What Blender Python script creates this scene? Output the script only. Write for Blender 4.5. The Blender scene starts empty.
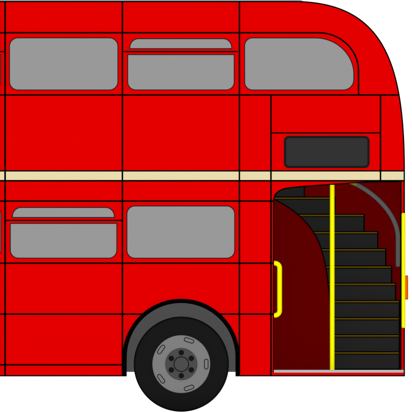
import bpy, bmesh, math
from mathutils import Vector
from mathutils.geometry import tessellate_polygon

S = 0.0106            # metres per drawing unit (one unit = one 412th of the frame)
GZ = 411.7            # drawing row where the tyre meets the ground
W = 2.44              # width of the bus
X0 = -346.4           # forward end of the modelled bodywork
scene = bpy.context.scene
col = scene.collection

def P(x, y, d=0.0):   # drawing column, row, depth in metres -> world
    return Vector((x*S, d, (GZ-y)*S))

# ------------------------------------------------------------------ materials
def lin(c):
    c /= 255.0
    return c/12.92 if c <= 0.04045 else ((c+0.055)/1.055)**2.4
def mat(name, rgb, k, rough=0.6, spec=0.0, metal=0.0, mottle=0.0, wave=0.0):
    m = bpy.data.materials.new(name); m.use_nodes = True
    nt = m.node_tree; b = nt.nodes['Principled BSDF']
    c = [lin(v)*k for v in rgb]
    b.inputs['Base Color'].default_value = (*c, 1)
    b.inputs['Roughness'].default_value = rough
    b.inputs['Specular IOR Level'].default_value = spec
    b.inputs['Metallic'].default_value = metal
    if mottle:
        tc = nt.nodes.new('ShaderNodeTexCoord'); n = nt.nodes.new('ShaderNodeTexNoise')
        n.inputs['Scale'].default_value = 3.0; n.inputs['Detail'].default_value = 6
        r = nt.nodes.new('ShaderNodeMapRange')
        r.inputs['To Min'].default_value = 1-mottle; r.inputs['To Max'].default_value = 1+mottle
        v = nt.nodes.new('ShaderNodeVectorMath'); v.operation = 'SCALE'
        v.inputs[0].default_value = c
        nt.links.new(tc.outputs['Object'], n.inputs['Vector'])
        nt.links.new(n.outputs['Fac'], r.inputs['Value'])
        nt.links.new(r.outputs['Result'], v.inputs['Scale'])
        nt.links.new(v.outputs['Vector'], b.inputs['Base Color'])
    return m
KF = 0.311             # facade paint
KI = 0.42             # inside the stairwell
M = {
 'red':    mat('red_paint', (230,0,0), KF*0.985, mottle=0.006),
 'cream':  mat('cream_paint', (233,221,175), KF),
 'glass':  mat('grey_window_glass', (153,153,153), KF),
 'blind':  mat('dark_blind_glass', (51,51,51), KF),
 'blindf': mat('dark_blind_frame', (27,28,28), KF),
 'black':  mat('black_beading', (3,3,3), KF),
 'gasket': mat('black_rubber', (26,26,26), KF),
 'roof':   mat('grey_roof_paint', (165,165,165), 0.55),
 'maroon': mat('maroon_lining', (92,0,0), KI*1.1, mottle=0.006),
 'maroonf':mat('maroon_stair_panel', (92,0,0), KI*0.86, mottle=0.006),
 'step':   mat('dark_riser', (32,32,32), KI),
 'nose':   mat('dull_brass_nosing', (88,68,0), KI*.95),
 'yellow': mat('yellow_enamel', (255,255,0), KF*1.03),
 'olive':  mat('olive_collar', (110,110,0), KI),
 'rail':   mat('grey_rail_plastic', (86,86,86), KI*.83),
 'silver': mat('aluminium_tread', (186,186,186), KF),
 'tyre':   mat('tyre_rubber', (26,26,26), KF*1.0),
 'rim':    mat('grey_wheel_paint', (128,128,128), KF*1.02),
 'hub':    mat('dark_hub', (77,77,77), KF*1.03),
 'nutb':   mat('black_nut', (24,24,24), KF*1.02),
 'liner':  mat('wheel_arch_liner', (77,77,77), KF*1.42),
 'orange': mat('orange_lens', (255,102,0), KF*1.15),
 'orangeb':mat('dark_orange_bezel', (150,60,0), KF),
 'under':  mat('dark_underside', (40,40,40), 0.7),
 'ground': mat('pale_ground', (250,250,250), 0.97, rough=0.9),
}

# -------------------------------------------------------------------- helpers
def tag(o, **k):
    for a, b in k.items(): o[a] = b
    return o
def link(name, me, m, parent):
    o = bpy.data.objects.new(name, me); col.objects.link(o)
    if m: me.materials.append(M[m])
    if parent: o.parent = parent
    return o
class MB:
    """collects shapes of one part, in drawing units and metres of depth"""
    def __init__(s): s.bm = bmesh.new()
    def face(s, pts):
        vs = [s.bm.verts.new(p) for p in pts]
        try: s.bm.faces.new(vs)
        except ValueError: pass
    def box(s, x0, x1, y0, y1, d0, d1, bev=0.0):
        n0 = len(s.bm.verts); tmp = bmesh.new()
        bmesh.ops.create_cube(tmp, size=1)
        a = P(min(x0,x1), max(y0,y1), d0); b = P(max(x0,x1), min(y0,y1), d1)
        for v in tmp.verts:
            v.co = Vector([(a[i]+b[i])/2 + v.co[i]*(b[i]-a[i]) for i in range(3)])
        if bev: bmesh.ops.bevel(tmp, geom=list(tmp.edges), offset=bev, segments=2, affect='EDGES', profile=0.5)
        me = bpy.data.meshes.new('tmp'); tmp.to_mesh(me); s.bm.from_mesh(me); bpy.data.meshes.remove(me); tmp.free()
        return s
    def plate(s, outer, d0, d1, holes=()):
        loops = [outer]+list(holes)
        flat = [p for l in loops for p in l]
        tris = tessellate_polygon([[Vector((p[0], p[1], 0)) for p in l] for l in loops])
        F = [s.bm.verts.new(P(p[0], p[1], d0)) for p in flat]
        B = [s.bm.verts.new(P(p[0], p[1], d1)) for p in flat]
        for t in tris:
            for V in (F, B):
                try: s.bm.faces.new([V[i] for i in t])
                except ValueError: pass
        k = 0
        for l in loops:
            n = len(l)
            for i in range(n):
                j = (i+1) % n
                try: s.bm.faces.new((F[k+i], F[k+j], B[k+j], B[k+i]))
                except ValueError: pass
            k += n
        return s
    def ribbon(s, pts, w, d0, d1, closed=False):
        """a flat strip of width w (drawing units) centred on the line, standing from d0 to d1"""
        n = len(pts); L = []; R = []
        for i in range(n):
            a = Vector(pts[(i-1) % n] if closed or i else pts[0]); b = Vector(pts[i])
            c = Vector(pts[(i+1) % n] if closed or i < n-1 else pts[-1])
            t1 = (b-a).normalized() if (b-a).length > 1e-6 else None
            t2 = (c-b).normalized() if (c-b).length > 1e-6 else None
            t1 = t1 or t2; t2 = t2 or t1
            m = (t1+t2).normalized(); nn = Vector((-m.y, m.x))
            k = 1/max(0.5, m.dot(t1))
            L.append(b+nn*w/2*k); R.append(b-nn*w/2*k)
        vs = [[s.bm.verts.new(P(p.x, p.y, d)) for p in (L[i], R[i]) for d in (d0, d1)] for i in range(n)]
        for i in range(n if closed else n-1):
            a = vs[i]; b = vs[(i+1) % n]
            for q in ((0,2),(2,3),(3,1),(1,0)):
                s.bm.faces.new((a[q[0]], a[q[1]], b[q[1]], b[q[0]]))
        if not closed:
            for a in (vs[0], vs[-1]): s.bm.faces.new((a[0], a[1], a[3], a[2]))
        return s
    def tube(s, pts, r, seg=20, cap=True):
        """round bar; pts are world vectors"""
        rings = []; n = len(pts)
        up = Vector((0, 1, 0))
        for i, p in enumerate(pts):
            t = (pts[min(i+1, n-1)]-pts[max(i-1, 0)]).normalized()
            u = up.cross(t)
            u = Vector((1,0,0)) if u.length < 1e-4 else u.normalized()
            v = t.cross(u)
            rings.append([s.bm.verts.new(p+(u*math.cos(a)+v*math.sin(a))*r) for a in [2*math.pi*k/seg for k in range(seg)]])
        for a, b in zip(rings, rings[1:]):
            for k in range(seg): s.bm.faces.new((a[k], a[(k+1) % seg], b[(k+1) % seg], b[k]))
        if cap:
            s.bm.faces.new(rings[0]); s.bm.faces.new(rings[-1])
        return s
    def lathe(s, cx, cy, prof, seg=96):
        """prof: list of (radius in drawing units, depth in metres) turned about the axle"""
        rings = []
        for r, d in prof:
            if r < 1e-6: rings.append([s.bm.verts.new(P(cx, cy, d))])
            else: rings.append([s.bm.verts.new(P(cx+r*math.cos(2*math.pi*k/seg), cy+r*math.sin(2*math.pi*k/seg), d)) for k in range(seg)])
        for a, b in zip(rings, rings[1:]):
            for k in range(seg):
                j = (k+1) % seg
                f = [a[k % len(a)], a[j % len(a)], b[j % len(b)], b[k % len(b)]]
                f = list(dict.fromkeys(f))
                if len(f) > 2: s.bm.faces.new(f)
        return s
    def build(s, name, m, parent, smooth=False, bevel=0.0):
        bmesh.ops.recalc_face_normals(s.bm, faces=s.bm.faces)
        me = bpy.data.meshes.new(name); s.bm.to_mesh(me); s.bm.free()
        if smooth:
            for p in me.polygons: p.use_smooth = True
            me.set_sharp_from_angle(angle=math.radians(35))
        return link(name, me, m, parent)

def crom(pts, n=10):
    out = []
    for i in range(len(pts)-1):
        p0 = Vector(pts[max(i-1,0)]); p1 = Vector(pts[i]); p2 = Vector(pts[i+1]); p3 = Vector(pts[min(i+2,len(pts)-1)])
        for k in range(n):
            t = k/n
            v = 0.5*((2*p1)+(p2-p0)*t+(2*p0-5*p1+4*p2-p3)*t*t+(3*p1-p0-3*p2+p3)*t**3)
            out.append((v.x, v.y))
    out.append(tuple(pts[-1])); return out
def bez(a, b, c, d, n=24):
    a, b, c, d = map(Vector, (a, b, c, d)); out = []
    for k in range(n+1):
        t = k/n; v = (1-t)**3*a+3*(1-t)**2*t*b+3*(1-t)*t*t*c+t**3*d
        out.append((v.x, v.y))
    return out
def rrect(x0, x1, y0, y1, r=(8,8,8,8), seg=10):      # radii: top left, top right, bottom right, bottom left
    out = []
    for cx, cy, rr, a0 in ((x0+r[0], y0+r[0], r[0], 180), (x1-r[1], y0+r[1], r[1], 270),
                           (x1-r[2], y1-r[2], r[2], 0), (x0+r[3], y1-r[3], r[3], 90)):
        if rr < 0.01: out.append((cx, cy)); continue
        for k in range(seg+1):
            a = math.radians(a0+90*k/seg); out.append((cx+rr*math.cos(a), cy+rr*math.sin(a)))
    return out

# --------------------------------------------------------------- body outline
CURVE = bez((292.84,1.55), (384.75,1.55), (404.3,64.1), (404.3,172.4), 72)
BOT = 375.7
AX, AY = 181.1, 357.4                                # wheel arch
def arch(r, foot):
    return [(AX-r, foot)]+[(AX-r*math.cos(math.radians(a)), AY-r*math.sin(math.radians(a))) for a in range(0, 181, 3)]+[(AX+r, foot)]
OPEN_TOP = crom([(274.0,199.0),(275.4,194.2),(280.7,190.1),(287.5,188.1),(304.5,186.3),(330,184.4),(350,183.0),(370,181.9),(385,181.7),(401.0,181.7)], 6)
opening = OPEN_TOP+[(401.0,371.5),(274.0,371.5)]
outline = [(X0,1.55)]+CURVE+[(404.3,BOT)]
side = outline+list(reversed(arch(56.4, BOT)))+[(X0,BOT)]

bus = bpy.data.objects.new('double_decker_bus', None); col.objects.link(bus)
bus.location = (0, 0, 0)
tag(bus, label='rear half of a red double-decker bus with cream band and open rear platform', category='bus')

# near and far sides, roof and tail skin
MB().plate(side, 0.0, 0.04, [opening]).build('side_panel', 'red', bus)
MB().plate(side, W-0.04, W).build('side_panel', 'red', bus)
def skin(pts, y_in, y_out, inset=0.0, thick=2.6):
    mb = MB(); n = len(pts); inn = []
    for i in range(n):
        a = Vector(pts[max(i-1,0)]); c = Vector(pts[min(i+1,n-1)]); t = (c-a).normalized()
        nn = Vector((-t.y, t.x)); inn.append((Vector(pts[i])+nn*thick))
    vs = [[mb.bm.verts.new(P(p[0], p[1], d)) for p in (Vector(pts[i]), inn[i]) for d in (y_in, y_out)] for i in range(n)]
    for a, b in zip(vs, vs[1:]):
        for q in ((0,2),(2,3),(3,1),(1,0)): mb.bm.faces.new((a[q[0]], a[q[1]], b[q[1]], b[q[0]]))
    for a in (vs[0], vs[-1]): mb.bm.faces.new((a[0], a[1], a[3], a[2]))
    return mb
skin([(X0,1.55)]+CURVE[:30], 0.042, W-0.042).build('roof', 'red', bus, smooth=True)
tail = [p for p in CURVE[30:]]+[(404.3,181.5)]
skin([CURVE[29]]+tail, 0.042, W-0.042).build('tail_panel', 'red', bus, smooth=True)
skin([(404.3,181.6),(404.3,BOT)], 1.05, W-0.042).build('tail_panel', 'red', bus)
MB().box(X0, X0+3, 4, BOT-0.5, 0.042, W-0.042).build('bulkhead', 'under', bus)
# raised grey crown of the roof
mb = MB(); rows = []
xs = [X0+2]+[240, 262, 280, 288, 294, 299, 303]
for x in xs:
    k = 1 if x <= 280 else max(0.0, 1-((x-280)/24.0)**2)
    rows.append([mb.bm.verts.new(P(x, 1.4-k*5.5*(math.sin(math.pi*j/12)**0.55 if 0 < j < 12 else 0.0), 0.03+(W-0.06)*j/12)) for j in range(13)])
for a, b in zip(rows, rows[1:]):
    for j in range(12): mb.bm.faces.new((a[j], a[j+1], b[j+1], b[j]))
mb.build('roof_crown', 'roof', bus, smooth=True)

# ------------------------------------------------------------- panel beading
T = 1.6
def vbead(x, y0, y1, w=T): MB().box(x-w/2, x+w/2, y0, y1, -0.006, 0.001).build('panel_beading', 'black', bus)
def hbead(y, x0, x1, w=T): MB().box(x0, x1, y-w/2, y+w/2, -0.005, 0.001).build('panel_beading', 'black', bus)
BAYS = [5.1-117.2*3+0.0, 5.1-117.2*2, 5.1-117.2, 5.1, 122.4, 239.4]
for x in BAYS[1:]:
    w = 1.75 if x < 10 else 1.6
    if x == 122.4: vbead(x, 2, 375, w)
    elif x == 239.4: vbead(x, 2, BOT-.5, 1.55)
    else: vbead(x, 2, BOT-.5, w)
vbead(270.95, 95, BOT-.5, 1.6)
vbead(380.5, 95, 181)
arc = [(X0,32.7),(300,32.75)]+bez((318.5,32.75), (340.3,32.75), (358.45,49.7), (358.45,70.5))+[(358.5,94.6)]
MB().ribbon(arc, T, -0.0045, 0.001).build('window_surround_beading', 'black', bus)
hbead(95.0, X0, 398.2)
hbead(132.9, 271, 380.5, 1.35)
hbead(170.9, X0, 404, 1.35)
hbead(180.75, X0, 404, 1.6)
hbead(201.1, X0, 273.6)
hbead(263.2, X0, 273.6)
for x0, x1 in ((X0, 142.2), (220.0, 273.6)): hbead(314.1, x0, x1)
hbead(364.8, X0, 124.5)
MB().box(X0, 403.7, 171.5, 180.1, -0.0035, 0.001).build('cream_band', 'cream', bus)
# outline trims
MB().ribbon([(X0,1.55)]+CURVE+[(404.3,BOT+.1)], 1.35, -0.0065, 0.03).build('edge_trim', 'black', bus)
MB().ribbon([(239.8,375.75),(404.9,375.75)], 1.3, -0.007, 0.03).build('edge_trim', 'black', bus)
MB().ribbon([(X0,375.75),(123.4,375.75)], 1.3, -0.007, 0.03).build('edge_trim', 'black', bus)
MB().ribbon(OPEN_TOP[:-1], 1.1, -0.0055, 0.045).build('doorway_trim', 'black', bus)
MB().box(272.95, 274.1, 198.5, 372.4, -0.0052, 0.045).build('doorway_trim', 'black', bus)
MB().box(400.2, 401.5, 181.5, 369.7, -0.0052, 0.045).build('doorway_trim', 'black', bus)
MB().ribbon(arch(56.5, 376.4), 4.3, -0.012, 0.05).build('wheel_arch_trim', 'black', bus, smooth=False)
MB().ribbon(arch(56.5, 376.4), 4.3, W-0.05, W+0.012).build('wheel_arch_trim', 'black', bus)

# -------------------------------------------------------------------- windows
def gasket(loop, parent): return MB().ribbon(loop, 0.85, -0.006, 0.001, closed=True).build('window_seal', 'gasket', parent)
def window(loop):
    w = MB().plate(loop, -0.0025, 0.001).build('window', 'glass', bus); gasket(loop, w); return w
def half_drop(x, y, h, b0, b1):       # x of the bay, y of the top; h = height of the lower pane
    low = rrect(x+5.3, x+111.8, y+15.95, y+15.95+h, (0.0,0.0,8,8))
    top = rrect(x+7.45, x+109.3, y, y+9.95, (8.7,8.7,0.0,0.0))
    w = MB().plate(low, -0.0025, 0.001).build('window', 'glass', bus); gasket(low, w)
    v = MB().plate(top, -0.0025, 0.001).build('vent_pane', 'glass', w); gasket(top, v)
    MB().box(x+b0, x+b1, y+12.2, y+13.6, -0.0055, 0.001).build('vent_beading', 'black', w)
for bx in (122.4, 5.9-117.2, 5.9-117.2*3):
    half_drop(bx, 38.7, 35.3, 1.6, 115.4)
for bx in (5.1, 5.1-117.2*2):
    window(rrect(bx+4.4, bx+112.8, 37.85, 90.0, (8.5,)*4))
for bx in (5.1, 5.1-117.2*2):
    half_drop(bx-0.1, 207.5, 34.7, 0.8, 116.9)
for bx in (122.4, 5.1-117.2+0.6, 5.1-117.2*3+.6):
    window(rrect(bx+4.5, bx+112.3, 206.0, 258.2, (8,)*4))
# top-left arc, then the swept rear corner, then the bottom edge
tl = [(244.6+8+8*math.cos(math.radians(a)), 45.9+8*math.sin(math.radians(a))) for a in range(180, 271, 9)]
sweep = bez((315.5,37.95), (336.5,37.95), (353.85,54.5), (353.85,74.5))
br = [(343.3+10.5*math.cos(math.radians(a)), 79.5+10.5*math.sin(math.radians(a))) for a in range(6, 91, 7)]
bl = [(252.6+8*math.cos(math.radians(a)), 82.0+8*math.sin(math.radians(a))) for a in range(90, 180, 9)]
window(tl+sweep+br+bl)

# --------------------------------------------------------- blind box (blank)
bl_out = rrect(283.8, 369.7, 135.8, 168.2, (5.2,)*4)
fr = MB().plate(bl_out, -0.006, 0.001, [rrect(286.1, 367.4, 138.1, 165.9, (3.2,)*4)]).build('blind_frame', 'blindf', bus)
MB().plate(rrect(286.1, 367.4, 138.1, 165.9, (3.2,)*4), -0.003, 0.001).build('blind_glass', 'blind', fr)

# ------------------------------------------------------------ rear platform
D1 = W-0.05
MB().box(274.0, 401.0, 372.0, 375.2, 0.05, D1).build('platform_floor', 'under', bus)
MB().box(273.9, 403.6, 369.9, 372.55, -0.006, 0.35).build('platform_edge', 'silver', bus)
MB().box(268.0, 403.0, 178.0, 181.0, 0.045, D1).build('platform_ceiling', 'maroon', bus)
MB().box(268.0, 273.4, 181.5, BOT-1, 0.045, D1).build('platform_bulkhead', 'maroon', bus)
MB().box(273.6, 401.2, 181.4, 371.8, W-0.10, W-0.045).build('stairwell_lining', 'maroon', bus)
# stairs: each step is a solid block standing further back and taller than the last
nos = [353.05, 335.95, 318.85, 301.75, 284.4, 267.15, 249.95, 232.8, 215.55, 198.3]
rgt = [400.0, 400.0, 400.0, 400.0, 396.2, 392.2, 386.4, 378.4, 364.8, 335.6]
d = 0.55; TD = 0.115
def step(ytop, xr, ybot, dd, nosing=True):
    st = MB().box(274.4, xr-1.2, ytop-0.9, 371.9, dd, W-0.105).build('stair_step', 'step', bus)
    e = MB()
    e.box(274.4, xr, ytop-1.8, ytop-0.75, dd-0.012, W-0.106)       # lip on the tread
    e.box(xr-1.3, xr, ytop-0.85, ybot, dd-0.010, W-0.107)           # side string
    if nosing: e.box(274.4, xr-1.3, ytop+0.6, ytop+1.5, dd-0.010, dd+0.004)
    e.build('step_edging', 'black', st)
    if nosing: MB().box(274.5, xr-1.3, ytop-0.7, ytop+0.6, dd-0.013, dd+0.004).build('step_nosing', 'nose', st)
    return st
for i, (yt, xr) in enumerate(zip(nos, rgt)):
    yb = 371.9 if i == 0 else nos[i-1]-1.85
    step(yt, xr, yb, d+TD*i)
top = MB().box(274.4, 303.7, 181.6, 196.3, d+TD*10, W-0.105).build('stair_step', 'step', bus)
MB().box(303.7, 305.0, 181.6, 196.4, d+TD*10-0.01, W-0.106).build('step_edging', 'black', top)
# black threshold line at the foot of the stairs
MB().box(333, 400.2, 368.6, 369.9, 0.50, 0.549).build('kick_strip', 'black', bus)
# curved maroon panel in front of the stairs
pc = crom([(274.3,199.4),(281,202.9),(287.6,206.9),(294,211.4),(300.4,216.8),(307,223.6),(313,231.4),(317.6,239.6),(320.9,247.9),(325.2,264.5),(328.2,284),(329.7,300),(330.6,325),(331.0,369.8)], 8)
pn = MB().plate(pc+[(274.3,371.9)], 0.36, 0.40).build('stair_panel', 'maroonf', bus)
MB().ribbon(pc, 1.15, 0.35, 0.405).build('panel_edging', 'black', pn)

# grab poles and handrails
MB().tube([P(332.2,184.9,0.16), P(332.2,369.9,0.16)], 2.35*S, 32).build('grab_pole', 'yellow', bus, smooth=True)
hp = [(274.0,263.1),(275.2,263.2)]+[(274.9+4.7*math.sin(math.radians(a)), 267.9-4.7*math.cos(math.radians(a))) for a in range(10, 91, 10)] \
   + [(274.9+4.7*math.cos(math.radians(a)), 310.6+4.7*math.sin(math.radians(a))) for a in range(0, 81, 10)]+[(275.2,315.3),(274.0,315.4)]
MB().tube([P(x, y, 0.02) for x, y in hp], 2.45*S, 24).build('door_handle', 'yellow', bus, smooth=True)
rh = MB()
def bar(mb, x, d, stations, r, seg=24):       # upright bar with rounded ends: stations (row, share of the radius)
    rings = [[mb.bm.verts.new(P(x, y, d)+Vector((math.cos(2*math.pi*k/seg), math.sin(2*math.pi*k/seg), 0))*r*q) for k in range(seg)] for y, q in stations]
    for a, b in zip(rings, rings[1:]):
        for k in range(seg): mb.bm.faces.new((a[k], a[(k+1) % seg], b[(k+1) % seg], b[k]))
    mb.bm.faces.new(rings[0]); mb.bm.faces.new(rings[-1])
bar(rh, 403.4, -0.03, [(212.9,.3),(213.2,.7),(213.9,.95),(215,1),(326,1),(327.1,.95),(327.7,.7),(328,.3)], 1.9*S)
for y in (222, 319): rh.box(402.4, 404.2, y-1.5, y+1.5, -0.02, 0.001)
rh.build('rear_handrail', 'yellow', bus, smooth=True)
rtip = [(0, 1), (.9, .93), (1.7, .7), (2.2, .35)]
rp = bez((353.2,183.0), (371.5,190.5), (397.9,213.0), (397.9,238.0), 30)+[(397.9,265)]
r = MB().tube([P(x, y, 0.13) for x, y in rp], 2.3*S, 24)
rg = [[r.bm.verts.new(P(397.9, 264.9+a, 0.13)+Vector((math.cos(2*math.pi*k/24), math.sin(2*math.pi*k/24), 0))*2.3*S*q) for k in range(24)] for a, q in rtip]
for a, b in zip(rg, rg[1:]):
    for k in range(24): r.bm.faces.new((a[k], a[(k+1) % 24], b[(k+1) % 24], b[k]))
r.bm.faces.new(rg[-1])
rl = r.build('ceiling_handrail', 'rail', bus, smooth=True)
MB().tube([P(347.5,181.2,0.13), P(353.2,183.0,0.115), P(356.2,184.4,0.115)], 2.0*S, 20).build('rail_collar', 'olive', rl, smooth=True)

# orange tail lamp
lp = MB().box(405.0, 407.7, 276.0, 299.0, 0.03, 0.13, 0.004).build('tail_lamp', 'orange', bus)
e = MB()
e.box(405.0, 408.0, 275.5, 276.2, 0.025, 0.135); e.box(405.0, 408.0, 298.8, 299.5, 0.025, 0.135)
e.box(407.5, 408.1, 276.2, 298.8, 0.025, 0.135)
e.build('lamp_bezel', 'orangeb', lp)

# ------------------------------------------------------------- wheel housing
MB().plate([(AX-54.6, 371.9)]+arch(54.6, 371.9)[1:-1]+[(AX+54.6, 371.9)], 0.33, 0.36).build('arch_liner', 'liner', bus)
mb = MB(); A = arch(54.7, 372.5)
a0 = [mb.bm.verts.new(P(x, y, 0.045)) for x, y in A]; a1 = [mb.bm.verts.new(P(x, y, 0.33)) for x, y in A]
for i in range(len(A)-1): mb.bm.faces.new((a0[i], a0[i+1], a1[i+1], a1[i]))
mb.build('arch_liner', 'liner', bus)
MB().box(X0+3, 118, 366, 371.5, 0.05, W-0.05).build('floor_underside', 'under', bus)
MB().box(AX-15, AX+15, 358, 366, 0.37, W-0.4).build('rear_axle', 'under', bus)

CX, CY = 181.3, 364.15
def wheel(d0, sgn):
    f = lambda v: d0+sgn*v
    w = MB().lathe(CX, CY, [(29.2, f(.03)), (29.0, f(.004)), (27.8, f(.0)), (16.0, f(.012)), (15.0, f(.05)), (15.0, f(.25))]).build('wheel', 'rim', bus, smooth=True)
    MB().lathe(CX, CY, [(28.85, f(.02)), (28.95, f(-.004)), (31.0, f(-.012)), (36, f(-.022)), (42, f(-.018)), (45.8, f(-.004)), (47.1, f(.02)), (47.6, f(.05)),
                        (47.5, f(.24)), (46.5, f(.28)), (30, f(.29)), (28.85, f(.26))]).build('tyre', 'tyre', w, smooth=True)
    MB().lathe(CX, CY, [(0, f(-.002)), (15.6, f(-.002)), (16.1, f(.003)), (16.1, f(.04)), (0, f(.04))]).build('hub', 'hub', w, smooth=True)
    MB().lathe(CX, CY, [(7.0, f(0)), (7.0, f(-.012)), (7.75, f(-.012)), (7.75, f(0))]).build('hub_ring', 'nutb', w, smooth=True)
    MB().lathe(CX, CY, [(0, f(-.010)), (6.6, f(-.010)), (7.0, f(-.006)), (7.0, f(0))]).build('hub_cap', 'hub', w, smooth=True)
    for k in range(6):
        a = math.radians(30+60*k)
        MB().lathe(CX+11.55*math.cos(a), CY+11.55*math.sin(a), [(0, f(-.022)), (2.0, f(-.022)), (2.55, f(-.014)), (2.65, f(0))], 24).build('wheel_nut', 'nutb', w, smooth=True)
    for k in range(5):
        a = math.radians(72*k)
        loop = rrect(-1.85, 1.85, -4.95, 4.95, (1.8,)*4, 6)
        loop = [(CX+(24.95+x)*math.cos(a)-y*math.sin(a), CY+(24.95+x)*math.sin(a)+y*math.cos(a)) for x, y in loop]
        MB().ribbon(loop, 0.75, f(-.003) if sgn > 0 else f(.01), f(.01) if sgn > 0 else f(-.003), closed=True).build('hand_hole', 'gasket', w)
wheel(-0.0, 1)
wheel(W, -1)

# -------------------------------------------------------------------- ground
g = MB(); g.face([Vector((-60,-60,0)), Vector((60,-60,0)), Vector((60,60,0)), Vector((-60,60,0))])
tag(g.build('ground', 'ground', None), kind='structure', label='plain pale ground under the bus')

# --------------------------------------------------------------- light, world
world = bpy.data.worlds.new('World'); scene.world = world; world.use_nodes = True
bg = world.node_tree.nodes['Background']
bg.inputs['Color'].default_value = (1, 1, 1, 1); bg.inputs['Strength'].default_value = 1.02
sun = bpy.data.lights.new('frontal_light', 'SUN'); sun.energy = 6.3; sun.angle = math.radians(0.5)
so = bpy.data.objects.new('frontal_light', sun); col.objects.link(so)
so.location = (2.2, -8, 3); so.rotation_euler = (math.radians(90), 0, 0)

top_l = bpy.data.lights.new('overhead_fill', 'SUN'); top_l.energy = 1.9; top_l.angle = math.radians(3)  # added fill from straight above, brightens the ground so its bounce evens the side
to = bpy.data.objects.new('overhead_fill', top_l); col.objects.link(to)
to.location = (2.2, -2, 9)

# ------------------------------------------------------------------- camera
cam = bpy.data.cameras.new('camera'); cam.type = 'ORTHO'; cam.ortho_scale = 412*S
cam.clip_end = 500
co = bpy.data.objects.new('camera', cam); col.objects.link(co)
co.location = P(206, 206, -12); co.rotation_euler = (math.radians(90), 0, 0)
scene.camera = co
scene.view_settings.view_transform = 'Standard'; scene.view_settings.look = 'None'
scene.view_settings.exposure = 0; scene.view_settings.gamma = 1
scene.cycles.diffuse_bounces = 4
